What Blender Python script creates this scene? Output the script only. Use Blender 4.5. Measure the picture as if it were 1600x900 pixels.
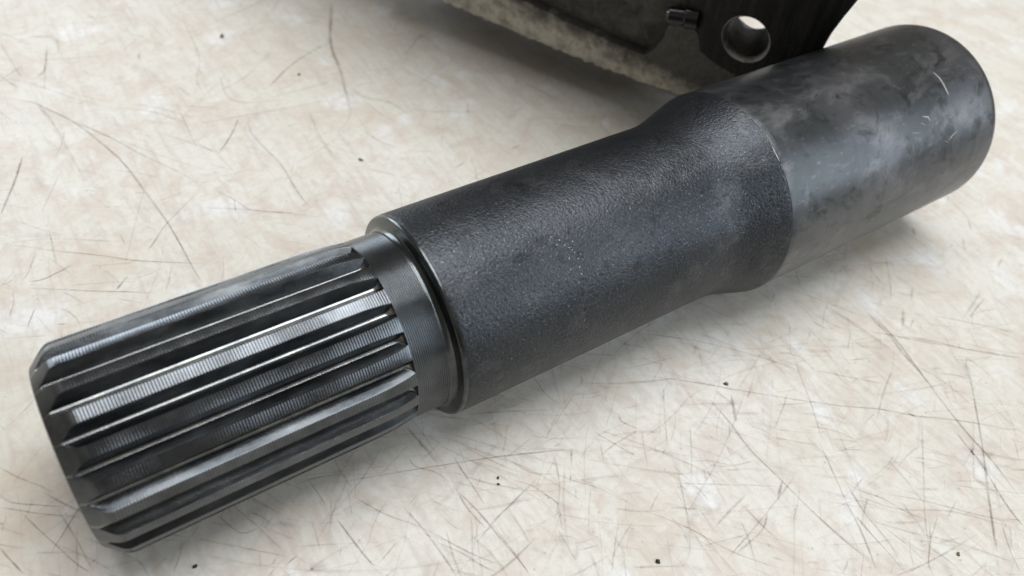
import bpy, bmesh, math, random
from mathutils import Vector, Matrix, noise as mnoise

# ------------------------------------------------------------------ camera, light, exposure
scene = bpy.context.scene
for o in list(bpy.data.objects):
    bpy.data.objects.remove(o)
COL = scene.collection

CAM_POS = (0.005523, -0.127405, 0.190950)
CAM_ROT = Matrix(((0.831256, 0.318609, -0.455524), (-0.542689, 0.642644, -0.540831), (0.120426, 0.696777, 0.707107)))      # columns: right, up, back
cam_data = bpy.data.cameras.new('camera')
cam = bpy.data.objects.new('camera', cam_data)
COL.objects.link(cam)
M4 = CAM_ROT.to_4x4(); M4.translation = Vector(CAM_POS)
cam.matrix_world = M4
cam_data.sensor_width = 36.0
cam_data.lens = 29.2669
cam_data.clip_start = 0.01
cam_data.clip_end = 50.0
cam_data.dof.use_dof = True
cam_data.dof.focus_distance = 0.225
cam_data.dof.aperture_fstop = 13.0
scene.camera = cam

world = bpy.data.worlds.new('World')
scene.world = world
world.use_nodes = True
bg = world.node_tree.nodes['Background']
bg.inputs[0].default_value = (1.0, 0.91, 0.79, 1)
bg.inputs[1].default_value = 0.21

def area_light(name, loc, target, sx, sy, watts, colour):
    d = bpy.data.lights.new(name, 'AREA')
    d.shape = 'RECTANGLE'; d.size = sx; d.size_y = sy
    d.energy = watts; d.color = colour
    o = bpy.data.objects.new(name, d); COL.objects.link(o)
    o.location = loc
    o.rotation_euler = (Vector(target) - Vector(loc)).to_track_quat('-Z', 'Y').to_euler()
    return o
# big soft overhead panel, an open door low on the right in front, a window beyond the table
area_light('ceiling_light', (0.34, 0.06, 1.45), (0.15, 0.02, 0), 1.1, 1.0, 26.0, (0.94, 0.97, 1.0))
area_light('door_light', (1.15, -1.15, 0.78), (0.18, 0, 0.04), 1.2, 1.2, 17.0, (0.78, 0.89, 1.0))
area_light('far_window_light', (-0.25, 2.0, 0.42), (0.15, 0, 0.03), 1.4, 0.75, 24.0, (0.82, 0.91, 1.0))

vs = scene.view_settings
vs.view_transform = 'Standard'; vs.look = 'None'; vs.exposure = 0.0; vs.gamma = 1.0
vs.use_curve_mapping = False

# ------------------------------------------------------------------ helpers
class Mat:
    """small node-graph builder"""
    def __init__(self, name):
        self.m = bpy.data.materials.new(name); self.m.use_nodes = True
        self.t = self.m.node_tree
        self.bsdf = self.t.nodes['Principled BSDF']; self.out = self.t.nodes['Material Output']
    def n(self, kind, **kw):
        nd = self.t.nodes.new(kind)
        for k, v in kw.items(): setattr(nd, k, v)
        return nd
    def put(self, sock, v):
        if isinstance(v, bpy.types.NodeSocket): self.t.links.new(v, sock)
        else: sock.default_value = v
    def math(self, op, a, b=None, c=None, clamp=False):
        nd = self.n('ShaderNodeMath', operation=op); nd.use_clamp = clamp
        self.put(nd.inputs[0], a)
        if b is not None: self.put(nd.inputs[1], b)
        if c is not None: self.put(nd.inputs[2], c)
        return nd.outputs[0]
    def vmath(self, op, a, b):
        nd = self.n('ShaderNodeVectorMath', operation=op)
        self.put(nd.inputs[0], a); self.put(nd.inputs[1], b)
        return nd.outputs[0]
    def coord(self, obj=None):
        nd = self.n('ShaderNodeTexCoord')
        if obj is not None: nd.object = obj
        return nd.outputs['Object']
    def mapping(self, vec, loc=(0, 0, 0), rot=(0, 0, 0), scale=(1, 1, 1)):
        nd = self.n('ShaderNodeMapping')
        self.put(nd.inputs['Vector'], vec)
        nd.inputs['Location'].default_value = loc; nd.inputs['Rotation'].default_value = rot; nd.inputs['Scale'].default_value = scale
        return nd.outputs[0]
    def noise(self, vec, scale, detail=3, rough=0.55, dist=0.0):
        nd = self.n('ShaderNodeTexNoise')
        self.put(nd.inputs['Vector'], vec); nd.inputs['Scale'].default_value = scale
        nd.inputs['Detail'].default_value = detail; nd.inputs['Roughness'].default_value = rough
        nd.inputs['Distortion'].default_value = dist
        return nd.outputs['Fac']
    def voronoi(self, vec, scale, feature='F1', dims='3D'):
        nd = self.n('ShaderNodeTexVoronoi', voronoi_dimensions=dims, feature=feature)
        self.put(nd.inputs['Vector'], vec); nd.inputs['Scale'].default_value = scale
        return nd
    def ramp(self, fac, stops):
        nd = self.n('ShaderNodeValToRGB'); e = nd.color_ramp.elements
        while len(e) < len(stops): e.new(0.5)
        for k, (p, c) in enumerate(stops):
            e[k].position = p; e[k].color = (c, c, c, 1) if isinstance(c, (int, float)) else (*c, 1)
        self.put(nd.inputs[0], fac)
        return nd.outputs[0]
    def mix(self, fac, a, b, mode='MIX'):
        nd = self.n('ShaderNodeMix', data_type='RGBA', blend_type=mode)
        self.put(nd.inputs[0], fac)
        for i, v in ((6, a), (7, b)):
            self.put(nd.inputs[i], v if isinstance(v, bpy.types.NodeSocket) else (*v, 1))
        return nd.outputs[2]
    def bump(self, h, dist, strength=1.0, normal=None):
        nd = self.n('ShaderNodeBump')
        nd.inputs['Strength'].default_value = strength; nd.inputs['Distance'].default_value = dist
        self.put(nd.inputs['Height'], h)
        if normal is not None: self.put(nd.inputs['Normal'], normal)
        return nd.outputs[0]
    def set(self, **kw):
        names = {'color': 'Base Color', 'rough': 'Roughness', 'metal': 'Metallic', 'normal': 'Normal', 'spec': 'Specular IOR Level', 'coat': 'Coat Weight', 'coat_rough': 'Coat Roughness'}
        for k, v in kw.items():
            s = self.bsdf.inputs[names[k]]
            if k == 'color' and isinstance(v, tuple): v = (*v, 1)
            self.put(s, v)
        return self.m

def tag(o, label=None, cat=None, group=None, kind=None):
    if label: o['label'] = label
    if cat: o['category'] = cat
    if group: o['group'] = group
    if kind: o['kind'] = kind
    return o
def empty(name, loc, rot=(0, 0, 0)):
    o = bpy.data.objects.new(name, None); COL.objects.link(o)
    o.location = loc; o.rotation_euler = rot; o.empty_display_size = 0.02
    return o
def link_mesh(name, me, parent=None, loc=(0, 0, 0), rot=(0, 0, 0)):
    o = bpy.data.objects.new(name, me); COL.objects.link(o)
    o.parent = parent; o.location = loc; o.rotation_euler = rot
    return o
def mesh_from(name, verts, faces, mats, mat_idx=None, smooth=True, sharp=None):
    me = bpy.data.meshes.new(name)
    me.from_pydata(verts, [], faces); me.update()
    for m in mats: me.materials.append(m)
    if mat_idx is not None: me.polygons.foreach_set('material_index', mat_idx)
    if smooth:
        me.polygons.foreach_set('use_smooth', [True] * len(me.polygons))
        if sharp: me.set_sharp_from_angle(angle=math.radians(sharp))
    return me
MM = 0.001

# ------------------------------------------------------------------ table top
def scratch_layer(T, vec, scale, rot, shift, width, length, seed_dist):
    """one straight-ish scratch of random direction in every Voronoi cell; returns 0..1 mask"""
    v = T.mapping(vec, loc=(shift, shift * 0.7, 0), rot=(0, 0, rot))
    wob = T.n('ShaderNodeTexNoise'); T.put(wob.inputs['Vector'], v); wob.inputs['Scale'].default_value = scale * 0.7; wob.inputs['Detail'].default_value = 1
    off = T.vmath('SUBTRACT', wob.outputs['Color'], (0.5, 0.5, 0.5))
    sc = T.n('ShaderNodeVectorMath', operation='SCALE'); T.put(sc.inputs[0], off); sc.inputs['Scale'].default_value = seed_dist / scale
    v = T.vmath('ADD', v, sc.outputs[0])
    vo = T.voronoi(v, scale, dims='2D')
    loc = T.vmath('SUBTRACT', v, vo.outputs['Position'])
    s2 = T.n('ShaderNodeVectorMath', operation='SCALE'); T.put(s2.inputs[0], loc); s2.inputs['Scale'].default_value = scale
    col = T.n('ShaderNodeSeparateColor'); T.put(col.inputs[0], vo.outputs['Color'])
    ang = T.math('MULTIPLY', col.outputs[0], 3.1416)
    rt = T.n('ShaderNodeVectorRotate', rotation_type='Z_AXIS'); T.put(rt.inputs['Vector'], s2.outputs[0]); T.put(rt.inputs['Angle'], ang)
    xyz = T.n('ShaderNodeSeparateXYZ'); T.put(xyz.inputs[0], rt.outputs[0])
    ay = T.math('ABSOLUTE', xyz.outputs[1]); ax = T.math('ABSOLUTE', xyz.outputs[0])
    my = T.math('SUBTRACT', 1.0, T.math('DIVIDE', ay, width * scale), clamp=True)
    mx = T.math('MULTIPLY', T.math('SUBTRACT', length, ax), 4.0, clamp=True)
    st = T.math('MULTIPLY', T.math('MULTIPLY', my, mx), col.outputs[1])
    return st

T = Mat('worn_cream_laminate')
tc = T.coord()
big = T.noise(tc, 9.0, 4, 0.6)
mid = T.noise(tc, 34.0, 3, 0.62, 0.6)
fine = T.noise(tc, 420.0, 3, 0.6)
base = T.mix(T.ramp(big, ((0.34, 0.0), (0.66, 1.0))), (0.60, 0.568, 0.495), (0.655, 0.635, 0.580))
# pale rubbed patches
patch = T.ramp(T.noise(T.mapping(tc, loc=(3.1, 1.7, 0)), 46.0, 2, 0.45, 0.3), ((0.60, 0.0), (0.68, 1.0)))
base = T.mix(T.math('MULTIPLY', patch, 0.8), base, (0.71, 0.71, 0.70))
# pinkish brown smears
smear = T.ramp(T.noise(T.mapping(tc, loc=(7.3, 2.2, 0)), 62.0, 4, 0.70, 0.8), ((0.46, 0.0), (0.68, 1.0)))
base = T.mix(T.math('MULTIPLY', smear, 0.62), base, (0.50, 0.40, 0.325))
stain = T.ramp(T.noise(T.mapping(tc, loc=(1.3, 9.2, 0)), 17.0, 4, 0.6, 0.5), ((0.57, 0.0), (0.72, 1.0)))
base = T.mix(T.math('MULTIPLY', stain, 0.55), base, (0.50, 0.385, 0.27))
# fine cloudy mottling
base = T.mix(T.math('MULTIPLY', T.ramp(mid, ((0.35, 0.0), (0.7, 1.0))), 0.25), base, (0.50, 0.455, 0.38))
base = T.mix(T.math('MULTIPLY', T.ramp(fine, ((0.46, 0.0), (0.72, 1.0))), 0.34), base, (0.45, 0.395, 0.335))
grain = T.noise(tc, 1700.0, 2, 0.7)
base = T.mix(T.ramp(grain, ((0.52, 0.0), (0.72, 0.30))), base, (0.42, 0.375, 0.33))
stroke = T.noise(T.mapping(tc, rot=(0, 0, 0.5), scale=(1, 0.16, 1)), 300.0, 2, 0.65, 0.5)
base = T.mix(T.ramp(stroke, ((0.52, 0.0), (0.70, 0.38))), base, (0.47, 0.405, 0.35))
stroke2 = T.noise(T.mapping(tc, rot=(0, 0, -0.75), scale=(1, 0.13, 1), loc=(3, 1, 0)), 340.0, 2, 0.65, 0.5)
base = T.mix(T.ramp(stroke2, ((0.54, 0.0), (0.72, 0.38))), base, (0.46, 0.40, 0.35))
# hairline scratches
lines = None
for k, (sc, w, ln, amp) in enumerate(((38, 0.00025, 0.6, 0.9), (80, 0.00020, 0.55, 0.85))):
    m = T.math('MULTIPLY', scratch_layer(T, tc, sc, 0.7 * k + 0.3, 1.37 * k + 0.4, w, ln, 0.35), amp)
    lines = m if lines is None else T.math('MAXIMUM', lines, m)
breakup = T.ramp(T.noise(tc, 75.0, 3, 0.6), ((0.36, 0.15), (0.62, 1.0)))
lines = T.math('MULTIPLY', lines, breakup)
base = T.mix(T.math('MULTIPLY', lines, 0.60), base, (0.29, 0.22, 0.17))
# dirt specks
vs_ = T.voronoi(tc, 210.0, dims='2D')
spk_c = T.n('ShaderNodeSeparateColor'); T.put(spk_c.inputs[0], vs_.outputs['Color'])
spk = T.math('MULTIPLY', T.ramp(vs_.outputs['Distance'], ((0.03, 1.0), (0.10, 0.0))), T.ramp(spk_c.outputs[0], ((0.86, 0.0), (0.93, 1.0))))
base = T.mix(T.math('MULTIPLY', spk, 0.35), base, (0.16, 0.12, 0.09))
hgt = T.noise(tc, 700.0, 0)
MAT_TABLE = T.set(color=base, rough=T.math('ADD', 0.46, T.math('MULTIPLY', mid, 0.18)), normal=T.bump(hgt, 0.00005, 0.5), spec=0.35)

def table():
    bm = bmesh.new()
    bmesh.ops.create_cube(bm, size=1.0)
    for v in bm.verts:
        v.co = Vector((v.co.x * 1.8 + 0.25, v.co.y * 1.5 + 0.2, v.co.z * 0.03 - 0.015))
    bmesh.ops.bevel(bm, geom=bm.edges[:], offset=0.003, segments=3, affect='EDGES')
    me = bpy.data.meshes.new('table_top'); bm.to_mesh(me); bm.free(); me.materials.append(MAT_TABLE)
    return tag(link_mesh('table_top', me), 'cream scratched worktop under the shaft and casting', kind='structure')
TABLE = table()

# deeper knife scratches, each a narrow soft-edged groove line lying in the surface
TRACED_SCRATCHES = [
    (0.55, 0.76, [(10.7,186.0),(19.8,179.2),(24.8,171.1),(30.2,161.0),(34.6,147.8),(38.8,131.4),(40.7,115.1),(42.5,96.5),(43.3,76.6)]),
    (0.3, 0.84, [(13.5,200.4),(24.0,189.8),(32.3,178.1),(43.1,165.4)]),
    (0.4, 0.75, [(28.8,163.5),(38.5,147.9),(45.9,132.7),(54.7,117.2),(57.9,108.9)]),
    (0.6, 0.75, [(10.5,147.5),(5.3,134.5),(-2.0,118.9)]),
    (0.6, 0.66, [(83.8,141.2),(78.0,132.7),(69.8,123.1)]),
    (0.5, 0.63, [(87.5,140.6),(84.7,131.8),(85.5,119.9),(87.0,109.0),(86.3,90.8),(86.8,82.2)]),
    (0.5, 0.6, [(61.3,104.8),(66.0,96.0),(69.2,88.8),(82.2,81.1)]),
    (0.35, 0.68, [(59.6,108.2),(49.1,99.8),(40.8,92.6),(32.7,83.2)]),
    (0.55, 1.14, [(139.5,180.4),(125.7,174.4),(112.0,165.5),(101.5,156.1)]),
    (0.4, 1.2, [(155.0,214.4),(138.8,179.4),(132.3,155.0)]),
    (0.7, 0.93, [(28.8,226.6),(37.0,223.0)]),
    (0.6, 0.88, [(33.3,216.1),(28.9,199.7),(25.3,195.7)]),
    (0.6, 0.88, [(64.3,199.5),(62.6,194.3)]),
    (0.35, 1.01, [(55.7,142.4),(63.7,132.3),(69.8,123.1)]),
    (0.25, 1.05, [(21.1,180.6),(23.7,161.9),(25.2,125.5)]),
    (0.3, 0.86, [(88.6,221.6),(84.6,188.0),(78.2,172.2),(77.2,159.5)]),
    (0.25, 1.33, [(43.1,165.4),(55.4,158.2),(65.2,146.1)]),
    (0.3, 0.68, [(-4.5,105.4),(9.2,101.7),(26.9,91.8)]),
    (0.25, 0.68, [(54.0,97.5),(70.1,88.4),(92.1,73.2)]),
    (0.3, 0.81, [(87.5,172.9),(85.0,156.3),(90.4,149.8),(105.0,145.9)]),
    (0.2, 1.36, [(100.8,149.8),(115.3,150.4),(128.4,151.9)]),
    (0.3, 0.9, [(18.2,225.4),(20.3,195.5)]),
    (0.25, 1.01, [(109.7,137.5),(106.3,116.6),(106.0,103.4)]),
    (0.2, 1.05, [(129.8,146.8),(123.2,127.6),(111.9,116.1)]),
    (0.7, 0.77, [(232.1,-42.9),(231.2,-55.4),(227.4,-68.8),(222.8,-82.2),(219.6,-94.0),(217.6,-104.3),(213.4,-117.6)]),
    (0.45, 0.55, [(143.6,-29.4),(159.0,-41.6),(173.9,-54.2),(189.4,-66.5),(202.7,-75.6),(209.9,-82.1),(221.5,-90.3),(236.5,-103.1)]),
    (0.9, 0.87, [(208.6,-80.1),(209.9,-82.4)]),
    (0.5, 0.58, [(156.5,-44.3),(156.1,-55.9),(154.8,-65.2),(155.3,-76.1),(155.8,-86.6),(157.1,-99.2),(158.9,-106.4)]),
    (0.5, 0.58, [(175.3,-73.8),(171.1,-82.5),(167.1,-90.7),(162.6,-101.2),(157.6,-109.6)]),
    (0.4, 0.58, [(171.9,-86.5),(168.8,-96.1),(167.4,-106.0),(164.5,-113.6)]),
    (0.5, 0.65, [(216.3,-92.2),(213.9,-102.4),(208.2,-114.7),(205.9,-122.4)]),
    (0.5, 0.58, [(246.1,-75.5),(233.0,-87.6),(219.0,-100.1),(205.8,-111.1),(192.2,-122.2)]),
    (0.4, 0.57, [(219.4,-66.1),(207.8,-71.5),(197.8,-77.0)]),
    (0.4, 0.48, [(161.0,-78.1),(150.0,-81.2),(135.3,-84.8),(125.0,-87.0)]),
    (0.35, 0.44, [(127.3,-63.0),(142.9,-72.2),(153.0,-78.3)]),
    (0.35, 0.62, [(211.8,-83.1),(196.5,-95.2),(184.4,-104.8),(174.9,-113.4)]),
    (0.3, 0.46, [(114.6,-64.7),(122.2,-75.3),(128.5,-87.0),(136.4,-96.5)]),
    (0.35, 0.5, [(147.4,-35.5),(133.6,-53.7)]),
    (0.3, 0.54, [(184.8,-40.8),(165.4,-49.0)]),
    (0.35, 0.54, [(192.4,-47.7),(184.4,-61.8),(176.2,-74.3)]),
    (0.35, 0.63, [(154.4,-16.2),(170.5,-29.0),(185.7,-45.6),(191.2,-54.3)]),
    (0.3, 0.76, [(266.4,-71.8),(271.7,-81.0)]),
    (0.3, 0.72, [(224.1,-50.2),(239.9,-64.6),(264.9,-85.3)]),
    (0.55, 0.99, [(164.0,-48.3),(159.8,-54.0),(157.8,-56.8)]),
    (0.6, 0.76, [(155.8,-77.6),(150.0,-81.2)]),
    (0.3, 0.54, [(128.5,-87.0),(139.1,-85.8),(144.8,-82.6)]),
    (0.5, 0.54, [(136.0,-92.3),(138.8,-95.4)]),
    (0.55, 0.54, [(128.6,-64.2),(129.8,-66.8)]),
    (0.3, 0.57, [(196.0,-55.3),(211.0,-68.9)]),
    (0.3, 0.69, [(227.4,-68.8),(230.4,-79.2),(230.2,-88.9)]),
    (0.3, 0.53, [(170.3,-90.2),(177.8,-100.0),(191.9,-109.0),(204.9,-123.0)]),
    (0.25, 0.52, [(167.2,-97.4),(174.5,-105.8),(185.0,-116.0),(195.2,-129.1)]),
    (0.55, 0.43, [(45.1,-28.8),(46.5,-39.2),(47.6,-44.7)]),
    (0.45, 0.5, [(61.0,-34.0),(62.4,-41.6),(63.2,-50.8),(63.3,-56.5)]),
    (0.55, 0.5, [(75.2,-36.3),(77.0,-45.2),(78.1,-54.9),(79.1,-64.2)]),
    (0.9, 0.59, [(94.5,-48.2),(95.8,-50.8),(96.3,-53.3)]),
    (0.35, 0.41, [(92.1,-44.9),(80.1,-48.5),(70.7,-52.2)]),
    (0.7, 0.4, [(33.1,-33.3),(29.4,-34.3)]),
    (0.5, 0.36, [(28.5,-31.6),(26.9,-32.5)]),
    (0.4, 0.4, [(47.1,-21.5),(44.0,-28.3),(41.4,-32.7)]),
    (0.5, 0.42, [(46.4,-18.8),(58.6,-22.7),(73.1,-27.4),(91.7,-33.7),(110.5,-41.4)]),
    (0.45, 0.43, [(50.3,-23.3),(55.9,-33.4),(62.4,-41.6),(69.0,-52.7),(74.7,-60.2)]),
    (0.5, 0.41, [(43.6,-14.8),(44.6,-25.6)]),
    (0.5, 0.53, [(72.7,-12.0),(74.3,-19.9),(75.3,-27.3)]),
    (0.35, 0.4, [(13.6,-16.9),(22.3,-24.7),(31.1,-32.5)]),
    (0.55, 0.4, [(43.3,-35.9),(41.5,-38.5)]),
    (0.4, 0.41, [(20.5,-13.6),(23.6,-21.2),(28.0,-22.2)]),
    (0.35, 0.4, [(25.9,-27.5),(24.0,-33.3)]),
    (0.4, 0.39, [(55.7,-41.5),(48.1,-45.0)]),
    (0.5, 0.47, [(-21.5,15.7),(-19.7,12.4),(-15.5,9.3),(-9.1,5.1)]),
    (0.6, 0.47, [(-22.1,12.1),(-18.7,9.4),(-14.6,6.0),(-11.8,4.1),(-7.2,0.7)]),
    (0.4, 0.48, [(-20.0,23.7),(-17.2,18.9),(-13.6,14.5),(-10.8,10.3)]),
    (0.45, 0.46, [(-18.4,8.9),(-16.1,2.7),(-12.8,-5.6),(-10.5,-11.1),(-8.3,-14.9)]),
    (0.5, 0.46, [(-24.1,1.6),(-22.7,-3.1),(-21.0,-7.8)]),
    (0.9, 0.54, [(-23.0,7.4),(-22.3,7.7)]),
    (0.3, 0.42, [(-8.4,-1.6),(-9.6,-6.4),(-10.7,-10.5)]),
    (0.3, 0.43, [(-18.7,5.3),(-17.1,7.6),(-15.1,11.0)]),
    (0.4, 0.41, [(-6.2,-11.5),(-8.4,-12.3)]),
    (0.4, 0.41, [(0.9,-15.5),(1.9,-19.2),(2.0,-21.3)]),
    (0.4, 0.4, [(11.3,-16.1),(9.8,-20.0),(6.8,-23.5)]),
    (0.4, 0.58, [(-4.4,105.7),(1.8,101.3),(9.4,95.5),(20.0,88.2),(28.0,81.9),(37.9,76.0),(46.8,71.0)]),
    (0.6, 0.57, [(12.2,87.5),(8.1,86.1),(3.1,84.8),(-0.6,85.6)]),
    (0.4, 0.58, [(39.6,90.2),(33.4,84.3)]),
    (0.55, 0.68, [(25.0,75.7),(22.8,73.7),(20.3,71.3)]),
    (0.45, 0.56, [(42.8,90.2),(43.0,79.7),(43.0,71.7),(43.2,61.9)]),
    (0.4, 0.51, [(-2.6,83.6),(5.0,79.3),(12.6,74.8),(21.7,69.8),(30.2,65.1)]),
    (0.35, 0.54, [(9.4,104.5),(8.6,96.2),(7.9,88.9)]),
    (0.5, 0.54, [(28.0,95.7),(28.1,89.7)]),
    (0.35, 0.54, [(3.8,97.2),(0.3,89.9),(-1.9,86.9)]),
    (0.35, 0.51, [(6.5,77.5),(8.5,74.5),(11.2,69.4)]),
    (0.3, 0.52, [(16.6,84.6),(22.7,82.4),(28.9,80.4)]),
    (0.3, 0.51, [(37.9,74.9),(35.1,68.7),(32.4,64.0)]),
    (0.3, 0.5, [(-11.2,66.0),(-5.2,63.6),(-0.8,61.9)]),
    (0.45, 0.51, [(-1.1,74.3),(-3.7,69.4),(-5.0,66.4)]),
    (0.4, 0.54, [(2.4,64.8),(4.9,64.1)]),
    (0.3, 0.5, [(4.7,71.4),(7.3,66.3),(7.9,62.3)]),
    (0.3, 0.52, [(-5.2,84.0),(-5.8,79.1),(-8.4,73.0)]),
    (0.55, 0.42, [(73.4,-14.5),(74.1,-21.1),(74.8,-27.5)]),
    (0.4, 0.42, [(69.0,-21.5),(69.4,-25.2),(73.1,-29.3),(74.8,-33.7)]),
    (0.55, 0.41, [(79.7,-27.4),(79.5,-32.9),(79.5,-39.0),(79.4,-44.2)]),
    (0.5, 0.44, [(75.3,-36.0),(75.0,-42.4),(76.1,-49.4)]),
    (0.5, 0.43, [(78.2,-49.3),(78.6,-55.7),(79.0,-61.4),(78.9,-65.2)]),
    (0.45, 0.41, [(96.6,-43.7),(90.2,-45.6),(84.0,-47.4),(78.3,-48.7)]),
    (0.45, 0.4, [(62.8,-45.6),(67.2,-51.7),(69.8,-56.8),(72.1,-60.4)]),
    (0.7, 0.46, [(109.4,-40.7),(106.3,-45.1)]),
    (0.7, 0.42, [(104.5,-47.3),(103.2,-49.0)]),
    (0.5, 0.43, [(117.4,-43.5),(114.8,-48.7)]),
    (0.4, 0.41, [(108.3,-63.6),(102.5,-69.3),(96.7,-75.1)]),
    (0.4, 0.42, [(100.8,-45.2),(105.0,-50.4),(108.7,-54.5),(111.6,-59.5),(114.6,-64.5)]),
    (0.5, 0.45, [(128.5,-38.1),(127.8,-40.4),(130.7,-45.1)]),
    (0.35, 0.44, [(118.5,-38.9),(120.4,-43.7),(124.5,-52.6)]),
    (0.4, 0.42, [(89.5,-40.8),(93.2,-44.9),(95.5,-49.9)]),
    (0.3, 0.42, [(91.5,-33.8),(95.4,-41.6),(100.8,-45.2)]),
    (0.4, 0.4, [(92.3,-57.2),(91.5,-63.6),(91.0,-67.7)]),
    (0.35, 0.43, [(76.1,-17.5),(79.6,-23.4)]),
    (0.35, 0.42, [(83.5,-23.0),(84.3,-27.0),(88.6,-34.4),(92.6,-40.1)]),
    (0.3, 0.4, [(84.0,-47.4),(83.9,-55.0),(83.4,-58.5)]),
    (0.3, 0.42, [(106.8,-53.4),(102.7,-57.9),(98.6,-63.3)]),
    (0.4, 0.41, [(93.5,-66.0),(98.7,-67.5)]),
    (0.6, 0.79, [(232.3,-42.0),(230.7,-50.1),(230.0,-56.4),(227.8,-63.6),(226.4,-70.9),(224.9,-75.8)]),
    (0.7, 0.86, [(312.1,-30.1),(307.6,-35.4)]),
    (0.5, 0.83, [(305.0,-50.9),(297.4,-53.5)]),
    (0.45, 1.2, [(245.1,-50.4),(237.5,-56.0)]),
    (0.35, 0.75, [(252.6,-57.7),(259.6,-63.8),(266.3,-70.1),(273.2,-77.0)]),
    (0.35, 0.72, [(233.7,-58.3),(242.7,-65.7),(249.7,-73.1),(264.6,-85.4)]),
    (0.4, 0.68, [(216.9,-51.6),(217.7,-56.6)]),
    (0.3, 0.77, [(279.2,-58.2),(270.3,-61.1),(259.6,-63.8)]),
    (0.5, 0.58, [(208.7,-56.9),(215.9,-59.7)]),
    (0.4, 0.75, [(258.0,-44.5),(251.3,-49.0)]),
    (0.35, 0.71, [(247.5,-82.0),(245.9,-75.7),(239.8,-80.6)]),
    (0.3, 1.1, [(300.7,-35.8),(292.4,-42.5)]),
    (0.4, 1.09, [(286.4,-22.9),(282.2,-27.0)]),
    (0.3, 0.64, [(192.2,-47.9),(190.2,-53.8)]),
    (0.35, 1.45, [(156.0,214.0),(139.2,180.8),(133.1,157.5),(124.4,130.5)]),
    (0.25, 1.34, [(131.4,145.2),(133.7,135.3),(141.4,128.6),(143.6,119.0)]),
    (0.25, 1.0, [(123.3,116.0),(125.5,107.0),(129.8,100.5)]),
    (0.25, 0.95, [(112.2,95.3),(121.4,86.1),(130.7,77.5)]),
    (0.3, 0.97, [(143.2,80.7),(149.2,82.6)]),
    (0.25, 1.06, [(150.2,118.0),(175.0,107.5)]),
    (0.55, 0.59, [(207.7,-108.9),(203.2,-113.1),(197.8,-117.9),(192.2,-122.8)]),
    (0.5, 0.6, [(211.5,-107.6),(209.5,-112.0),(206.9,-118.5),(206.4,-122.1)]),
    (0.5, 0.57, [(216.7,-92.3),(215.2,-96.7),(214.3,-100.6)]),
    (0.5, 0.46, [(165.7,-95.4),(165.3,-100.2),(165.0,-106.7),(164.3,-113.9)]),
    (0.4, 0.47, [(169.9,-101.5),(171.4,-107.9),(171.9,-114.8)]),
    (0.45, 0.51, [(183.3,-107.2),(177.8,-111.5),(172.3,-115.0),(170.6,-117.5)]),
    (0.35, 0.48, [(171.6,-86.3),(172.6,-90.2),(177.0,-95.9),(179.3,-101.7),(184.0,-108.2)]),
    (0.35, 0.49, [(178.9,-95.6),(184.7,-100.2),(192.4,-107.7),(197.6,-113.3),(206.9,-121.7)]),
    (0.3, 0.48, [(187.0,-107.3),(182.6,-109.3),(178.8,-110.9)]),
    (0.55, 0.52, [(153.9,-103.3),(149.2,-105.2)]),
    (0.4, 0.5, [(201.9,-117.6),(196.0,-124.3),(192.4,-130.0)]),
]

S = Mat('scratch_dirt')
st_att = S.n('ShaderNodeAttribute', attribute_name='strength')
nz = S.ramp(S.noise(S.coord(), 260.0, 4, 0.7), ((0.30, 0.25), (0.62, 1.0)))
tr = S.n('ShaderNodeBsdfTransparent'); mx = S.n('ShaderNodeMixShader')
S.put(mx.inputs[0], S.math('MULTIPLY', st_att.outputs['Fac'], nz, clamp=True))
S.put(mx.inputs[1], tr.outputs[0]); S.put(mx.inputs[2], S.bsdf.outputs[0]); S.put(S.out.inputs[0], mx.outputs[0])
MAT_SCR = S.set(color=S.mix(S.noise(S.coord(), 30.0, 2), (0.285, 0.21, 0.16), (0.28, 0.245, 0.22)), rough=0.7, spec=0.2)
L_ = Mat('scratch_fresh')
st2 = L_.n('ShaderNodeAttribute', attribute_name='strength')
nz2 = L_.ramp(L_.noise(L_.coord(), 300.0, 3, 0.7), ((0.38, 0.0), (0.6, 1.0)))
tr2 = L_.n('ShaderNodeBsdfTransparent'); mx2 = L_.n('ShaderNodeMixShader')
L_.put(mx2.inputs[0], L_.math('MULTIPLY', st2.outputs['Fac'], nz2, clamp=True))
L_.put(mx2.inputs[1], tr2.outputs[0]); L_.put(mx2.inputs[2], L_.bsdf.outputs[0]); L_.put(L_.out.inputs[0], mx2.outputs[0])
MAT_FRESH = L_.set(color=(0.80, 0.79, 0.75), rough=0.5)

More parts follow.
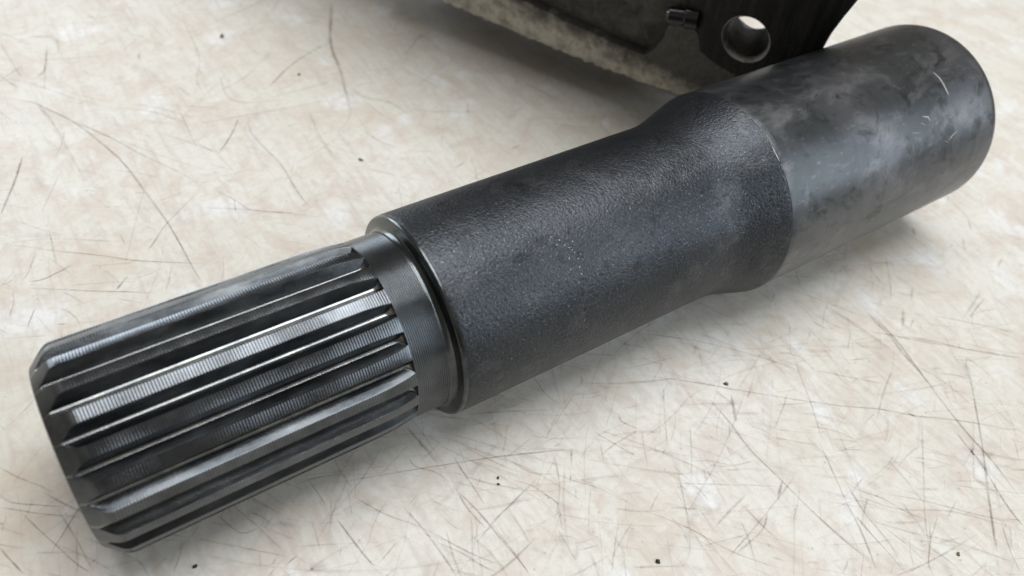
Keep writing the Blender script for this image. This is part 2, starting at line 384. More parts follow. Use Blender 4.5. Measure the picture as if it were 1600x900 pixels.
def scratches():
    rnd = random.Random(11)
    verts, faces, strength, midx = [], [], [], []
    count = [0]
    def ribbon(pts, width, s, fresh=False):
        z = 0.02 + 0.00025 * count[0]; count[0] += 1
        # resample with a Catmull-Rom curve and a little wobble
        P = [Vector((x, y, 0)) for x, y in pts]
        P = [P[0] * 2 - P[1]] + P + [P[-1] * 2 - P[-2]]
        q = []
        for i in range(1, len(P) - 2):
            n = max(3, int((P[i + 1] - P[i]).length / 2.5))
            for k in range(n):
                t = k / n
                a, b, c, d = P[i - 1], P[i], P[i + 1], P[i + 2]
                q.append(0.5 * (2 * b + (c - a) * t + (2 * a - 5 * b + 4 * c - d) * t * t + (3 * b - a - 3 * c + d) * t ** 3))
        q.append(P[-2])
        ph = rnd.uniform(0, 9)
        b0 = len(verts); n = len(q)
        for i, p in enumerate(q):
            tg = (q[min(i + 1, n - 1)] - q[max(i - 1, 0)]).normalized()
            nr = Vector((-tg.y, tg.x, 0))
            t = i / (n - 1)
            env = min(1.0, 6 * t + 0.15, 6 * (1 - t) + 0.15)
            w = width * (0.75 + 0.35 * mnoise.noise(Vector((p.x * 0.09, p.y * 0.09, ph)))) * (0.4 + 0.6 * env)
            p = p + nr * 0.12 * mnoise.noise(Vector((p.x * 0.3, p.y * 0.3, ph + 4)))
            sl = s * env * (0.75 + 0.6 * mnoise.noise(Vector((p.x * 0.06, p.y * 0.06, ph + 8))))
            for k, a in ((-1, 0.0), (0, 1.0), (1, 0.0)):
                verts.append(((p.x + nr.x * w * k) * MM, (p.y + nr.y * w * k) * MM, z * MM))
                strength.append(max(0.0, sl * a))
            if i:
                r = b0 + 3 * i
                faces.append((r - 3, r, r + 1, r - 2)); faces.append((r - 2, r + 1, r + 2, r - 1))
                midx.extend((int(fresh),) * 2)
    for s, w, pts in TRACED_SCRATCHES:
        ribbon(pts, w * 0.95, min(1.0, s * 1.1))
    for s, w, pts in FRESH_SCRATCHES:
        ribbon(pts, w, s, True)
    # the countless lesser ones
    for k in range(2500):
        x, y = rnd.uniform(-60, 330), rnd.uniform(-140, 260)
        if rnd.random() < 0.55: x, y = rnd.uniform(-40, 250), rnd.uniform(-135, 10)
        a = rnd.choice((rnd.gauss(-0.95, 0.25), rnd.gauss(-0.45, 0.22), rnd.gauss(0.75, 0.3), rnd.uniform(0, 3.14)))
        ln = min(70, rnd.lognormvariate(2.35, 0.7)); bend = rnd.gauss(0, 0.09)
        pts = []
        for i in range(4):
            pts.append((x, y)); x += math.cos(a) * ln / 3; y += math.sin(a) * ln / 3; a += bend
        if k % 6 == 0: ribbon(pts, rnd.uniform(0.9, 2.6), rnd.uniform(0.06, 0.17))          # rubbed-in smudge
        else: ribbon(pts, rnd.uniform(0.2, 0.6), rnd.uniform(0.10, 0.42) * (1.5 if rnd.random() < 0.08 else 1))
    me = mesh_from('scratches', verts, faces, [MAT_SCR, MAT_FRESH], midx)
    at = me.attributes.new('strength', 'FLOAT', 'POINT'); at.data.foreach_set('value', strength)
    return tag(link_mesh('scratches', me, TABLE), 'brown knife scratches all over the worktop', kind='stuff')
FRESH_SCRATCHES = [(0.9, 0.35, [(52, -32), (56, -38), (60, -46)]), (0.8, 0.3, [(75, -36), (80, -43), (84, -50)]), (0.5, 0.3, [(120, -60), (127, -66)])]
scratches()

# ------------------------------------------------------------------ the splined shaft
TAU = 0.0405328
ROOT_X = 0.140
SHAFT = empty('splined_shaft', (ROOT_X, 0, 0), (0, -TAU, 0))
tag(SHAFT, 'black steel splined shaft lying diagonally across the cream worktop', 'shaft')
AX = (-ROOT_X * math.cos(TAU) + 0.0249795 * math.sin(TAU), 0.0, ROOT_X * math.sin(TAU) + 0.0249795 * math.cos(TAU))
def on_shaft(name, me, parent=None):
    if parent is None: return link_mesh(name, me, SHAFT, AX)
    return link_mesh(name, me, parent)

def revolve(name, prof, mat, seg=192, sharp=32):
    """prof: list of (s, r) in mm along the shaft axis (local x)"""
    verts, faces = [], []
    for s, r in prof:
        for k in range(seg):
            a = 2 * math.pi * k / seg
            verts.append((s * MM, r * math.cos(a) * MM, r * math.sin(a) * MM))
    for i in range(len(prof) - 1):
        for k in range(seg):
            k2 = (k + 1) % seg
            faces.append((i * seg + k, (i + 1) * seg + k, (i + 1) * seg + k2, i * seg + k2)[::-1])
    return mesh_from(name, verts, faces, [mat], sharp=sharp)
def arc(cs, cr, rad, a0, a1, n):
    return [(cs + rad * math.cos(math.radians(a0 + (a1 - a0) * i / n)), cr + rad * math.sin(math.radians(a0 + (a1 - a0) * i / n))) for i in range(n + 1)]

def axial(T, vec):
    x = T.n('ShaderNodeSeparateXYZ'); T.put(x.inputs[0], vec)
    return x.outputs

# materials -------------------------------------------------------
def turned_steel(name, core, ring_strength=1.0, period=0.66, base=((0.085, 0.091, 0.097), (0.16, 0.17, 0.18)), rough=(0.11, 0.26)):
    T = Mat(name); v = T.coord(core); xyz = axial(T, v)
    ph = T.math('MULTIPLY', xyz[0], 2 * math.pi / (period * MM))
    ring = T.math('ADD', T.math('MULTIPLY', T.math('SINE', ph), 0.5), 0.5)
    grime = T.noise(v, 140.0, 5, 0.65)
    col = T.mix(T.ramp(grime, ((0.35, 0.0), (0.68, 1.0))), base[0], base[1])
    col = T.mix(T.math('MULTIPLY', T.math('SUBTRACT', 1.0, ring), 0.60 * ring_strength), col, (0.035, 0.037, 0.04))  # lathe-mark troughs darkened: rib shading put into the colour
    n2 = T.bump(T.noise(v, 1500.0, 2), 0.00003, 0.6)
    return T.set(color=col, metal=0.92, rough=T.math('ADD', rough[0], T.math('MULTIPLY', grime, rough[1] - rough[0])), normal=n2)

def flank_steel(name, core):
    T = Mat(name); v = T.coord(core)
    streak = T.noise(T.mapping(v, scale=(0.06, 1, 1)), 900.0, 4, 0.6)
    grime = T.noise(T.mapping(v, scale=(0.45, 1, 1)), 120.0, 5, 0.65)
    col = T.mix(T.ramp(grime, ((0.36, 0.0), (0.66, 1.0))), (0.022, 0.025, 0.027), (0.090, 0.096, 0.100))
    nrm = T.bump(streak, 0.00008, 0.6)
    pit = T.noise(v, 1100.0, 3, 0.6)
    nrm = T.bump(pit, 0.00004, 0.6, nrm)
    return T.set(color=col, metal=0.9, rough=T.math('ADD', 0.14, T.math('MULTIPLY', grime, 0.22)), normal=nrm)

def forged_black():
    T = Mat('forged_black_scale'); v = T.coord()
    a = T.noise(v, 1250.0, 2, 0.5, 0.4); b = T.noise(v, 2100.0, 1, 0.5)
    h = T.math('ADD', T.math('MULTIPLY', a, 1.0), T.math('MULTIPLY', b, 0.35))
    tone = T.noise(v, 26.0, 5, 0.6, 0.4)
    col = T.mix(T.ramp(tone, ((0.34, 0.0), (0.66, 1.0))), (0.031, 0.034, 0.038), (0.050, 0.053, 0.058))
    rub = T.ramp(T.noise(T.mapping(v, loc=(2, 5, 1)), 70.0, 5, 0.7), ((0.54, 0.0), (0.74, 1.0)))
    col = T.mix(T.math('MULTIPLY', rub, 0.6), col, (0.115, 0.115, 0.117))
    col = T.mix(T.ramp(a, ((0.28, 0.75), (0.46, 0.0))), col, (0.022, 0.023, 0.026))   # darker in the pits
    col = T.mix(T.ramp(b, ((0.60, 0.0), (0.78, 0.5))), col, (0.19, 0.19, 0.19))      # lighter grain tops
    dk = T.ramp(T.noise(T.mapping(v, loc=(4.4, 1.5, 3)), 110.0, 4, 0.65), ((0.60, 0.0), (0.68, 1.0)))
    col = T.mix(T.math('MULTIPLY', dk, 0.7), col, (0.020, 0.021, 0.025))
    rough = T.math('ADD', 0.34, T.math('MULTIPLY', T.noise(v, 300.0, 3), 0.16))
    return T.set(color=col, metal=0.88, rough=rough, normal=T.bump(h, 0.00016, 1.0), spec=0.5)

def journal_steel():
    T = Mat('blackened_journal_steel'); v = T.coord()
    big = T.noise(v, 30.0, 5, 0.62, 0.7); mid = T.noise(T.mapping(v, scale=(0.7, 1, 1)), 85.0, 5, 0.65, 0.5)
    col = T.mix(T.ramp(big, ((0.36, 0.0), (0.62, 1.0))), (0.058, 0.062, 0.064), (0.105, 0.106, 0.112))
    col = T.mix(T.math('MULTIPLY', T.ramp(mid, ((0.50, 0.0), (0.66, 1.0))), 0.60), col, (0.185, 0.182, 0.182))
    drk = T.ramp(T.noise(T.mapping(v, loc=(6, 2, 1)), 95.0, 5, 0.66, 0.6), ((0.54, 0.0), (0.66, 1.0)))
    col = T.mix(T.math('MULTIPLY', drk, 0.8), col, (0.028, 0.032, 0.030))
    rst = T.ramp(T.noise(T.mapping(v, loc=(1, 8, 3)), 95.0, 5, 0.7), ((0.62, 0.0), (0.75, 1.0)))
    col = T.mix(T.math('MULTIPLY', rst, 0.5), col, (0.15, 0.115, 0.085))
    fine = T.noise(T.mapping(v, scale=(0.5, 1, 1)), 420.0, 4, 0.7)
    col = T.mix(T.ramp(fine, ((0.60, 0.0), (0.70, 0.45))), col, (0.20, 0.195, 0.19))
    col = T.mix(T.ramp(fine, ((0.30, 0.5), (0.40, 0.0))), col, (0.03, 0.032, 0.032))
    h = T.math('ADD', T.noise(T.mapping(v, scale=(1, 0.12, 0.12)), 1500.0, 3), T.math('MULTIPLY', mid, 0.5))
    rough = T.math('ADD', 0.26, T.math('MULTIPLY', mid, 0.20))
    return T.set(color=col, metal=0.80, rough=rough, normal=T.bump(h, 0.00005, 0.7))

# spline: core, then 21 teeth around it --------------------------------
N_TEETH = 21
PITCH = 2 * math.pi / N_TEETH
R_TIP, R_ROOT, R_NECK = 25.0, 22.35, 24.1
X_END = 69.65
SPLINE_PHASE = math.radians(69.0)          # a groove centre lies here
core_prof = [(-4.1, 0.0), (-4.1, 3.2), (-4.3, 3.6), (-4.3, 20.3), (-4.15, 20.85), (-4.0, 21.0), (-3.3, 21.3), (0, 21.3), (60, 21.3), (72, 21.3)]
core_mesh = revolve('spline_core', core_prof, None, 96)
SPLINE = on_shaft('spline', core_mesh)
MAT_LAND = turned_steel('turned_tooth_land', SPLINE, 1.0)
MAT_FLANK = flank_steel('oiled_tooth_flank', SPLINE)
MAT_ROOT = turned_steel('groove_floor_highlight', SPLINE, 0.0, 0.5, ((0.16, 0.165, 0.17), (0.36, 0.36, 0.34)), (0.14, 0.28))  # cutter-bright groove floor, lightened so the colour carries the root highlight
MAT_PLAIN = turned_steel('chamfered_steel', SPLINE, 0.12, 0.5, ((0.07, 0.075, 0.078), (0.12, 0.125, 0.13)), (0.30, 0.42))
core_mesh.materials.clear(); core_mesh.materials.append(MAT_PLAIN)

def lerp_table(tab, x):
    if x <= tab[0][0]: return tab[0][1]
    for (x0, y0), (x1, y1) in zip(tab, tab[1:]):
        if x <= x1: return y0 + (y1 - y0) * (x - x0) / (x1 - x0)
    return tab[-1][1]
TIP = [(-4.0, 21.15), (-0.6, 24.2), (0.2, 24.72), (0.9, 24.93), (1.6, 25.0), (58.0, 25.0), (63.0, 24.9), (67.0, 24.55), (X_END, R_NECK + 0.06)]
def root_r(x):
    hob = 2.4; drop = R_NECK - R_ROOT
    run = math.sqrt(hob ** 2 - (hob - drop) ** 2)
    t = x - (X_END - run)
    return R_ROOT if t <= 0 else R_ROOT + hob - math.sqrt(max(0.0, hob ** 2 - t * t))
HALF_LAND, HALF_ROOT = math.radians(3.2), math.radians(7.75)
def half_angle(r):                       # involute-like flank
    t = min(1.0, max(0.0, (R_TIP - r) / (R_TIP - R_ROOT)))
    return HALF_LAND + (HALF_ROOT - HALF_LAND) * (0.88 * t + 0.12 * t * t)

RIB = 0.66                               # pitch of the lathe marks on the lands
def tooth_mesh(seed):
    xs = [-4.0 + 0.2 * i for i in range(27)] + [1.4 + RIB / 6 * i for i in range(int((X_END - 0.15 - 1.4) / (RIB / 6)))] + [X_END]
    xs = sorted(set(round(x, 3) for x in xs if x <= X_END))
    rows = []
    for x in xs:
        rt, rr = lerp_table(TIP, x), root_r(x)
        rr = min(rr, rt)
        ha = half_angle(rt)
        k = min(1.0, max(0.0, (x - 1.4) / 1.2), max(0.0, (69.4 - x) / 1.0))
        amp = 0.042 * (0.62 + 0.75 * mnoise.noise(Vector((x * 0.09, seed * 3.7, 0)))) * k
        rib = amp * math.sin(2 * math.pi * x / RIB)
        half = []                        # from land centre to groove centre: (angle, radius)
        e = min(0.09, (rt - rr) * 0.3)
        for i in range(5): half.append((ha * 0.965 * i / 4.0, rt + rib))
        half.append((ha * 1.0, rt - e + rib * 0.6))
        lo = min(rt - e, rr + 0.25)
        for i in range(1, 6):
            r = (rt - e) + (lo - (rt - e)) * i / 5
            half.append((max(ha, half_angle(r)), r))
        a0, r0 = half[-1]; a1 = PITCH / 2
        for i in range(1, 6):            # root fillet, then groove floor
            t = i / 5
            half.append((a0 + (a1 - a0) * t, rr + (r0 - rr) * (1 - t) ** 3))
        rows.append([(-a, r) for a, r in half[:0:-1]] + half)
    nk = len(rows[0]); verts = []; faces = []; mi = []
    for x, row in zip(xs, rows):
        for a, r in row: verts.append((x * MM, r * math.cos(a) * MM, r * math.sin(a) * MM))
    c = (nk - 1) // 2
    for i in range(len(xs) - 1):
        xm = 0.5 * (xs[i] + xs[i + 1])
        for k in range(nk - 1):
            faces.append((i * nk + k, i * nk + k + 1, (i + 1) * nk + k + 1, (i + 1) * nk + k))
            d = min(abs(k - c), abs(k + 1 - c))
            mi.append((0 if 1.2 < xm else 2) if d < 5 else (3 if d >= 12 else 1))
    return mesh_from('spline_tooth', verts, faces, [MAT_LAND, MAT_FLANK, MAT_PLAIN, MAT_ROOT], mi, sharp=38)
TEETH = [tooth_mesh(k) for k in range(4)]
for k in range(N_TEETH):
    link_mesh('spline_tooth', TEETH[(k * 3 + k // 4) % 4], SPLINE, rot=(SPLINE_PHASE + PITCH * (k + 0.5), 0, 0))

# plain neck with turning rings, running through a fillet into the shoulder
neck_prof = [(X_END - 0.1, 21.0), (X_END, 21.0), (X_END, R_NECK)]
neck_prof += [(X_END + 0.07 * i, R_NECK + 0.042 * math.sin(2 * math.pi * 0.07 * i / 0.55)) for i in range(1, 124)] + [(78.4, R_NECK), (78.6, R_NECK)]
NECK = on_shaft('neck', revolve('neck', neck_prof, None, 256, 40))
MAT_NECK = turned_steel('turned_neck_steel', NECK, 0.9, 0.55, ((0.075, 0.082, 0.086), (0.125, 0.133, 0.14)), (0.18, 0.30))
NECK.data.materials.clear(); NECK.data.materials.append(MAT_NECK)
MAT_SHOULDER = turned_steel('oily_shoulder_steel', NECK, 0.05, 0.4, ((0.04, 0.046, 0.046), (0.10, 0.108, 0.108)), (0.14, 0.24))
sh_prof = [(78.6, R_NECK)] + arc(78.6, R_NECK + 1.5, 1.5, -90, -8, 10) + [(80.25, 26.4), (80.35, 27.0)]
sh_prof += arc(81.15, 26.95, 0.8, 172, 95, 8) + [(81.4, 27.78)]
on_shaft('shoulder', revolve('shoulder', sh_prof, MAT_SHOULDER, 256, 60))

# forged barrel flaring out to the journal
MAT_FORGED = forged_black()
br = [(81.4, 27.72), (81.7, 27.80), (82.4, 27.85)] + [(83 + i * 4, 27.85) for i in range(21)]
br += [(166.0, 27.85), (168.5, 27.93), (170.5, 28.15), (172.5, 28.52), (174.5, 29.0), (177, 29.68), (179.5, 30.42), (182, 31.18), (184.2, 31.85), (186.0, 32.36), (187.0, 32.62), (187.5, 32.70), (187.75, 32.2)]
def rough_revolve(name, prof, mat, seg=360):
    me = revolve(name, prof, mat, seg, 40)
    for v in me.vertices:                # slight hand-forged unevenness
        p = v.co; d = Vector((0, p.y, p.z)); r = d.length
        n = 0.05 * mnoise.noise(Vector((p.x * 45, p.y * 60, p.z * 60))) + 0.02 * mnoise.noise(Vector((p.x * 160, p.y * 160, p.z * 160)))
        k = min(1.0, max(0.0, (p.x / MM - 83) / 4)) * min(1.0, max(0.0, (187 - p.x / MM) / 3))
        v.co = Vector((p.x, 0, 0)) + d * ((r + n * MM * k) / r)
    me.update()
    return me
prof2 = []
for (a, b), (c, d_) in zip(br, br[1:]):
    n = max(1, int((c - a) / 1.4))
    prof2 += [(a + (c - a) * i / n, b + (d_ - b) * i / n) for i in range(n)]
prof2.append(br[-1])
BARREL = on_shaft('forged_barrel', rough_revolve('forged_barrel', prof2, MAT_FORGED))

# smooth journal with a rounded far end
MAT_JOURNAL = journal_steel()
J_END, J_RAD, J_R = 290.5, 6.5, 32.61
jp = [(187.4, 31.5), (187.4, 32.45), (187.9, J_R)] + [(190 + i * 5, J_R) for i in range(int((J_END - J_RAD - 190) / 5) + 1)]
jp += arc(J_END - J_RAD, J_R - J_RAD, J_RAD, 90, 0, 16) + [(J_END, 12.0), (J_END - 0.5, 4.0), (J_END - 3, 0.0)]
JOURNAL = on_shaft('journal', revolve('journal', jp, MAT_JOURNAL, 256, 35))

# rub marks and flecks on the shaft skin
W_ = Mat('bare_metal_scuff')
wa = W_.n('ShaderNodeTexCoord').outputs['Object']
MAT_SCUFF = W_.set(color=W_.mix(W_.noise(wa, 900.0, 3), (0.22, 0.20, 0.19), (0.42, 0.40, 0.38)), metal=0.3, rough=0.5)
def scuff(parent, rad, lines):
    verts, faces = [], []
    for pts, w in lines:
        b = len(verts); n = len(pts)
        for i, (s, a) in enumerate(pts):
            s2, a2 = pts[min(i + 1, n - 1)]; s1, a1 = pts[max(i - 1, 0)]
            tx, ty = s2 - s1, math.radians(a2 - a1) * rad
            L = math.hypot(tx, ty) or 1.0
            nx, ny = -ty / L, tx / L
            ww = w * (0.35 if i in (0, n - 1) else 1.0)
            for k in (-1, 1):
                ss = s + nx * ww * k; aa = math.radians(a) + ny * ww * k / rad
                verts.append((ss * MM, (rad + 0.035) * math.cos(aa) * MM, (rad + 0.035) * math.sin(aa) * MM))
            if i: faces.append((b + 2 * i - 2, b + 2 * i - 1, b + 2 * i + 1, b + 2 * i))
    return on_shaft('scuff_mark', mesh_from('scuff_mark', verts, faces, [MAT_SCUFF]), parent)
scuff(JOURNAL, J_R, [([(263.9, 110.5), (264.7, 115), (264.8, 119), (264.7, 122.6), (264.6, 126)], 0.34),
                     ([(249.5, 131.5), (251.9, 133), (252.4, 135.5)], 0.28), ([(248.0, 134.6), (249.6, 136.6)], 0.22),
                     ([(260.0, 150.4), (261.5, 148.9), (264.5, 147.1)], 0.20), ([(258.2, 149.6), (259.8, 151.4)], 0.18),
                     ([(262.5, 147.2), (261.6, 150.8)], 0.16), ([(243.0, 138.0), (245.5, 138.8)], 0.14)])
scuff(BARREL, 32.66, [([(187.2, 116.5), (187.25, 119), (187.2, 122), (187.25, 125)], 0.22), ([(187.2, 126.5), (187.25, 129.5)], 0.12), ([(187.1, 109), (187.2, 113)], 0.10)])
rs = random.Random(5)
fl = []
for s, a in ((114.6, 119.3), (115.3, 122.8), (116.2, 124.9), (117.9, 122.9), (117.3, 128.6), (117.4, 132.2), (117.1, 136.6), (117.1, 140.1), (114.5, 135.4), (115.8, 143.4), (116, 166.5), (112.9, 116.9), (100.6, 170.9), (93.4, 169.8),
             (118.5, 130.5), (115.0, 130.0), (116.8, 126.7), (113.4, 121.0)):
    L = rs.uniform(0.12, 0.3); fl.append(([(s, a), (s + L, a + rs.uniform(-0.5, 0.9)), (s + 2 * L, a + rs.uniform(-0.3, 0.6))], rs.uniform(0.09, 0.18)))
scuff(BARREL, 27.92, fl)

# ------------------------------------------------------------------ the casting behind
def cast_metal(name, light, dark, lo, hi, streaks=False, metal=0.35, bump=0.0005, grease=False):
    T = Mat(name); v = T.coord()
    if streaks: n = T.noise(T.mapping(v, scale=(1, 1, 0.10)), 420.0, 4, 0.65)
    else: n = T.noise(v, 150.0, 6, 0.68, 0.3)
    f = T.ramp(n, ((lo, 0.0), (hi, 1.0)))
    pit = T.noise(v, 620.0, 4, 0.6)
    col = T.mix(f, dark, light)
    col = T.mix(T.ramp(T.noise(v, 330.0, 3, 0.6), ((0.60, 0.0), (0.68, 0.8))), col, dark)
    if grease:                           # oily film spreading from the machined boss
        x = T.n('ShaderNodeSeparateXYZ'); T.put(x.inputs[0], v)
        g = T.math('ADD', T.math('MULTIPLY', x.outputs[0], 5.0), T.math('MULTIPLY', x.outputs[2], 62.0))
        g = T.math('ADD', g, T.math('MULTIPLY', T.math('SUBTRACT', T.noise(v, 110.0, 5, 0.68), 0.5), 1.3))
        col = T.mix(T.ramp(g, ((0.02, 0.0), (0.58, 0.90))), col, (0.042, 0.040, 0.037))
    return T.set(color=col, metal=metal, rough=T.math('ADD', 0.42, T.math('MULTIPLY', pit, 0.25)), normal=T.bump(T.math('ADD', T.math('MULTIPLY', n, 0.5), pit), bump, 0.8))
MAT_CAST = cast_metal('bare_cast_metal', (0.56, 0.54, 0.47), (0.24, 0.225, 0.19), 0.34, 0.56, bump=0.0008, grease=True)
MAT_CASTGREY = cast_metal('greasy_cast_metal', (0.085, 0.080, 0.074), (0.022, 0.021, 0.021), 0.36, 0.66)
MAT_OILBLACK = cast_metal('oil_blackened_face', (0.030, 0.029, 0.028), (0.006, 0.006, 0.007), 0.42, 0.70, True, 0.5, 0.00025)
MAT_BORE = cast_metal('bright_bore_steel', (0.55, 0.55, 0.55), (0.20, 0.20, 0.20), 0.35, 0.65, False, 0.85, 0.0001)
CS = 0.966
CAST = empty('machine_casting', (0.23633, 0.06555, 0.018), (math.radians(15), 0, math.radians(-63.2286)))
CAST.scale = (CS, CS, CS * 1.11)
tag(CAST, 'dark oily metal casting with a round bolt hole, standing behind the shaft', 'casting')

HC, HR = (20.7, 35.6), 9.15
def circle(c, r, n=56): return [(c[0] + r * math.cos(2 * math.pi * i / n), c[1] + r * math.sin(2 * math.pi * i / n)) for i in range(n)]
def ragged(pts, amp, step, seed):
    r = random.Random(seed); out = []
    for (x0, y0), (x1, y1) in zip(pts, pts[1:]):
        n = max(1, int(math.hypot(x1 - x0, y1 - y0) / step))
        for i in range(n):
            t = i / n; k = amp * (0 if (i == 0 and not out) else 1)
            out.append((x0 + (x1 - x0) * t + r.uniform(-k, k) * 0.4, y0 + (y1 - y0) * t + k * mnoise.noise(Vector((i * 0.45, seed, x0))) + r.uniform(-k, k) * 0.35))
    out.append(pts[-1]); return out
def slab(name, outline, holes, y0, y1, mat, bevel=0.6):
    bm = bmesh.new(); edges = []
    for loop in [outline] + holes:
        vs2 = [bm.verts.new((x * MM, y0 * MM, z * MM)) for x, z in loop]
        edges += [bm.edges.new((vs2[i], vs2[(i + 1) % len(vs2)])) for i in range(len(vs2))]
    bmesh.ops.triangle_fill(bm, edges=edges, use_beauty=True)
    ret = bmesh.ops.extrude_face_region(bm, geom=bm.faces[:])
    for g in ret['geom']:
        if isinstance(g, bmesh.types.BMVert): g.co.y = y1 * MM
    bmesh.ops.recalc_face_normals(bm, faces=bm.faces[:])
    me = bpy.data.meshes.new(name); bm.to_mesh(me); bm.free(); me.materials.append(mat)
    o = link_mesh(name, me, CAST)
    b = o.modifiers.new('bevel', 'BEVEL'); b.width = bevel * MM; b.segments = 3; b.limit_method = 'ANGLE'; b.angle_limit = math.radians(50)
    return o
low = ragged([(-150, -0.4), (-117, 0), (-93, -0.6), (-60, -1.2), (-29, -1.2), (0, 0), (14, 5), (28, 16), (40, 28), (47, 39.5)], 1.3, 1.3, 3)
side = [(47.6, 47), (49.6, 55), (52, 63), (53.6, 72), (55, 86), (55, 92)]
slab('flange', low + side + [(-150, 92)], [circle((HC[0] - 2, HC[1] + 1.5), 14.0)], 3.5, 22, MAT_CASTGREY)
pocket = [(-4, 92), (-6.5, 60), (-8.5, 34), (-11, 22.5), (-13.5, 16.0), (-17.5, 11.8), (-31.7, 11.9), (-56, 13.7), (-75, 15.4), (-94, 14.9), (-112, 14.5), (-150, 16)]
rim_low = [(x, z - 0.25) for x, z in low]
slab('rim', rim_low + [(47.8, 47), (49.8, 55), (52.2, 63), (53.8, 72), (55.2, 86), (55.2, 92)] + ragged(pocket, 0.35, 3.0, 8), [circle(HC, HR)], 0, 4.5, MAT_CAST, 0.7)
boss = [(-5, 92), (-5.5, 44), (-1.7, 34.6), (2.7, 30.8), (4.9, 24.5), (12.4, 21.2), (22, 19.6), (34, 24), (46.4, 40.0), (47.2, 47.2), (49.2, 55), (51.6, 63), (53.2, 72), (54.6, 86), (54.6, 92)]
slab('boss', ragged(boss, 0.3, 2.5, 5), [circle(HC, HR)], -1.6, 1.5, MAT_OILBLACK, 0.4)
# sleeve lining the hole, with a bright chamfer
def ring(name, prof, mat):
    n = 56; verts, faces = [], []
    for y, r in prof:                    # the hole is drilled a little askew
        t = max(0.0, y) / 22.3
        for k in range(n):
            a = 2 * math.pi * k / n
            verts.append(((HC[0] - 4.2 * t + r * math.cos(a)) * MM, y * MM, (HC[1] - 4.4 * t + r * math.sin(a)) * MM))
    for i in range(len(prof)):
        j = (i + 1) % len(prof)
        for k in range(n):
            k2 = (k + 1) % n
            faces.append((i * n + k, j * n + k, j * n + k2, i * n + k2))
    me = mesh_from(name, verts, faces, [mat], sharp=30)
    return link_mesh(name, me, CAST)
bore = ring('bore', [(0.0, 9.2), (0.1, 8.2), (22.3, 8.2), (22.3, 9.3)], MAT_OILBLACK)
chamfer = ring('hole_chamfer', [(-1.55, 9.2), (-1.6, 9.1), (-0.7, 8.4), (0.6, 8.05), (0.6, 9.2)], MAT_BORE)
def pin():
    bm = bmesh.new(); n = 20
    pr = [(-9.5, 0.0), (-9.5, 2.6), (-8.8, 3.2), (-3.2, 3.2), (-2.6, 3.9), (2.0, 3.9), (2.0, 0.0)]
    rows = []
    for x, r in pr:
        rows.append([bm.verts.new((x * MM, r * math.cos(2 * math.pi * k / n) * MM, r * math.sin(2 * math.pi * k / n) * MM)) for k in range(n)])
    for a, b in zip(rows, rows[1:]):
        for k in range(n): bm.faces.new((a[k], a[(k + 1) % n], b[(k + 1) % n], b[k]))
    bmesh.ops.remove_doubles(bm, verts=bm.verts[:], dist=1e-7); bmesh.ops.recalc_face_normals(bm, faces=bm.faces[:])
    me = bpy.data.meshes.new('pin'); bm.to_mesh(me); bm.free()
    P = Mat('wet_black_pin'); MATP = P.set(color=P.mix(P.noise(P.coord(), 400.0), (0.004, 0.005, 0.007), (0.010, 0.011, 0.014)), rough=0.20, spec=0.7)
    me.materials.append(MATP); me.polygons.foreach_set('use_smooth', [True] * len(me.polygons)); me.set_sharp_from_angle(angle=0.6)
    return link_mesh('pin', me, CAST, (-0.5 * MM, -1.2 * MM, 36.2 * MM), (0, math.radians(-4), math.radians(14)))
pin()
slab('housing', [(-150, 1.5), (-22, 1.5), (-16, 12), (-14, 40), (-14, 90), (-220, 90), (-220, 1.5)], [], 21.5, 95, MAT_CASTGREY, 3.0)
slab('light_block_rib', [(-148, -19.5), (27, -19.5), (28, -9), (4, -6), (0, 3), (-148, 8)], [], 24, 38, MAT_CASTGREY, 1.5)  # rib added out of sight to block light leaking under the casting
for fx, fy in ((26, 13), (-140, 82), (-40, 82)):
    zb = (8 * 0.25882 - 18 / CS - fy * 0.25882) / 0.96593 / 1.11
    top = 20 if fx > 0 else 4
    bm = bmesh.new()
    bmesh.ops.create_cone(bm, cap_ends=True, segments=28, radius1=8 * MM, radius2=8 * MM, depth=(top - zb) * MM)
    bmesh.ops.translate(bm, verts=bm.verts[:], vec=(fx * MM, fy * MM, (zb + top) / 2 * MM))
    me = bpy.data.meshes.new('foot'); bm.to_mesh(me); bm.free(); me.materials.append(MAT_CASTGREY)
    link_mesh('foot', me, CAST)

# ------------------------------------------------------------------ crumbs on the worktop
def crumb_mesh(seed, sz, flat):
    bm = bmesh.new(); bmesh.ops.create_icosphere(bm, subdivisions=2, radius=1.0)
    for v in bm.verts:
        n = v.co.normalized()
        d = 0.85 + 0.75 * mnoise.noise(n * 1.6 + Vector((seed * 7.1, seed, 0))) + 0.45 * mnoise.noise(n * 4 + Vector((0, seed * 3.3, 1)))
        v.co = Vector((n.x * d * sz * 0.5, n.y * d * sz * 0.38, max(-0.55, n.z * d) * sz * 0.5 * flat))
    lo = min(v.co.z for v in bm.verts)
    for v in bm.verts: v.co = Vector((v.co.x, v.co.y, v.co.z - lo)) * MM
    me = bpy.data.meshes.new('crumb'); bm.to_mesh(me); bm.free(); return me
def crumb_mat(name, a, b):
    T = Mat(name); v = T.coord()
    return T.set(color=T.mix(T.noise(v, 1200.0, 3), a, b), rough=0.6, spec=0.4, normal=T.bump(T.noise(v, 2500.0, 3), 0.0002, 0.8))
MAT_CD = crumb_mat('black_grit', (0.010, 0.009, 0.008), (0.05, 0.042, 0.034))
MAT_CB = crumb_mat('rusty_grit', (0.10, 0.055, 0.022), (0.24, 0.15, 0.07))
MAT_CO = crumb_mat('olive_grit', (0.06, 0.055, 0.025), (0.15, 0.13, 0.07))
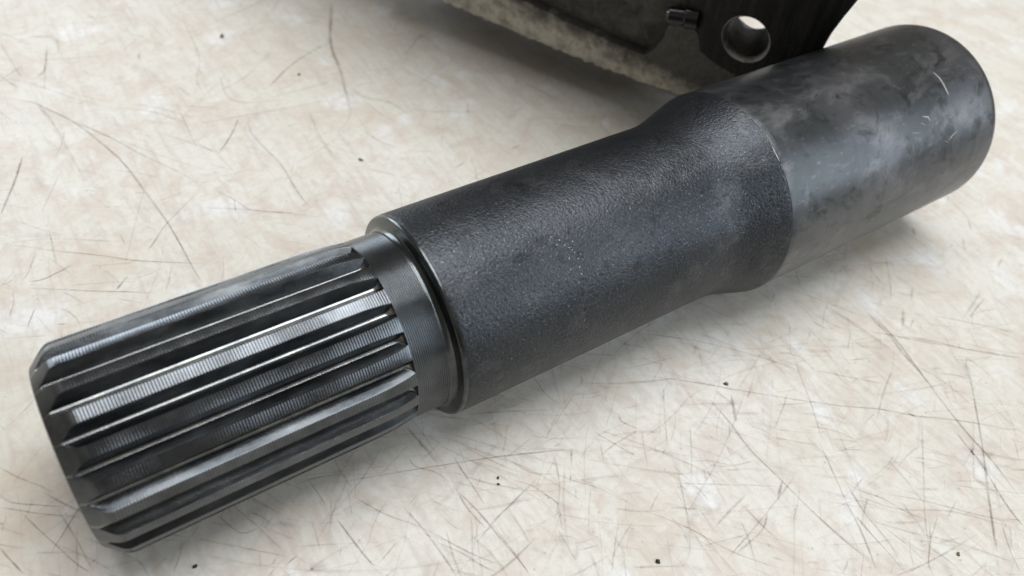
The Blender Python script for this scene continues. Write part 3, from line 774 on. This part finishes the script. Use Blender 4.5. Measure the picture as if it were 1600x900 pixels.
for k, (x, y, sz, m, lab) in enumerate((
    (11.8, -24.4, 1.35, MAT_CD, 'black crumb of grit just below the splined end of the shaft'),
    (109.1, -78.5, 1.4, MAT_CD, 'black crumb of grit at the bottom edge, right of the middle'),
    (86.6, -38.7, 0.9, MAT_CD, 'upper of two tiny black specks on the pale patch below the neck'),
    (85.7, -40.4, 1.0, MAT_CD, 'lower of two tiny black specks on the pale patch below the neck'),
    (98.5, 200.2, 2.8, MAT_CO, 'olive brown speck lying alone near the top left'),
    (116.2, 160.7, 1.3, MAT_CD, 'small dark speck left of the casting shadow'),
    (114.1, 99.3, 2.0, MAT_CO, 'greenish speck just above the neck of the shaft'),
    (181.8, -117.6, 1.3, MAT_CO, 'brown speck near the bottom right corner'),
    (165.1, -44.8, 1.7, MAT_CB, 'rust coloured fleck below the middle of the barrel'))):
    me = crumb_mesh(k + 1, sz, 0.45 if m is MAT_CD else 0.25); me.materials.append(m)
    me.polygons.foreach_set('use_smooth', [True] * len(me.polygons))
    tag(link_mesh('grit_crumb', me, None, (x * MM, y * MM, 0.0001), (0, 0, k * 1.9)), lab, 'crumb', 'loose grit on the worktop')
# black swarf curl caught under the shoulder
def swarf():
    verts, faces = [], []
    n = 22
    for i in range(n + 1):
        t = i / n; a = -0.6 + 4.1 * t; r = 1.15 - 0.35 * t
        c = Vector((r * math.cos(a), r * math.sin(a) * 0.8, 0.35 + 1.1 * t))
        w = 0.55 * math.sin(math.pi * min(1, t * 1.1 + 0.08)) + 0.1
        for k, dz in ((0, -w), (1, w)):
            for th in (-0.09, 0.09):
                verts.append(((c.x + th * math.cos(a)) * MM, (c.y + th * math.sin(a)) * MM, max(0.02, c.z + dz) * MM))
        if i:
            b = 4 * i
            for p, q in ((0, 1), (1, 3), (3, 2), (2, 0)): faces.append((b - 4 + p, b - 4 + q, b + q, b + p))
    return mesh_from('metal_shaving', verts, faces, [MAT_CD], sharp=40)
tag(link_mesh('metal_shaving', swarf(), None, (84.9 * MM, -12.6 * MM, 0.0), (0, 0, 2.2)), 'black curled metal shaving at the foot of the shaft shoulder', 'shaving')
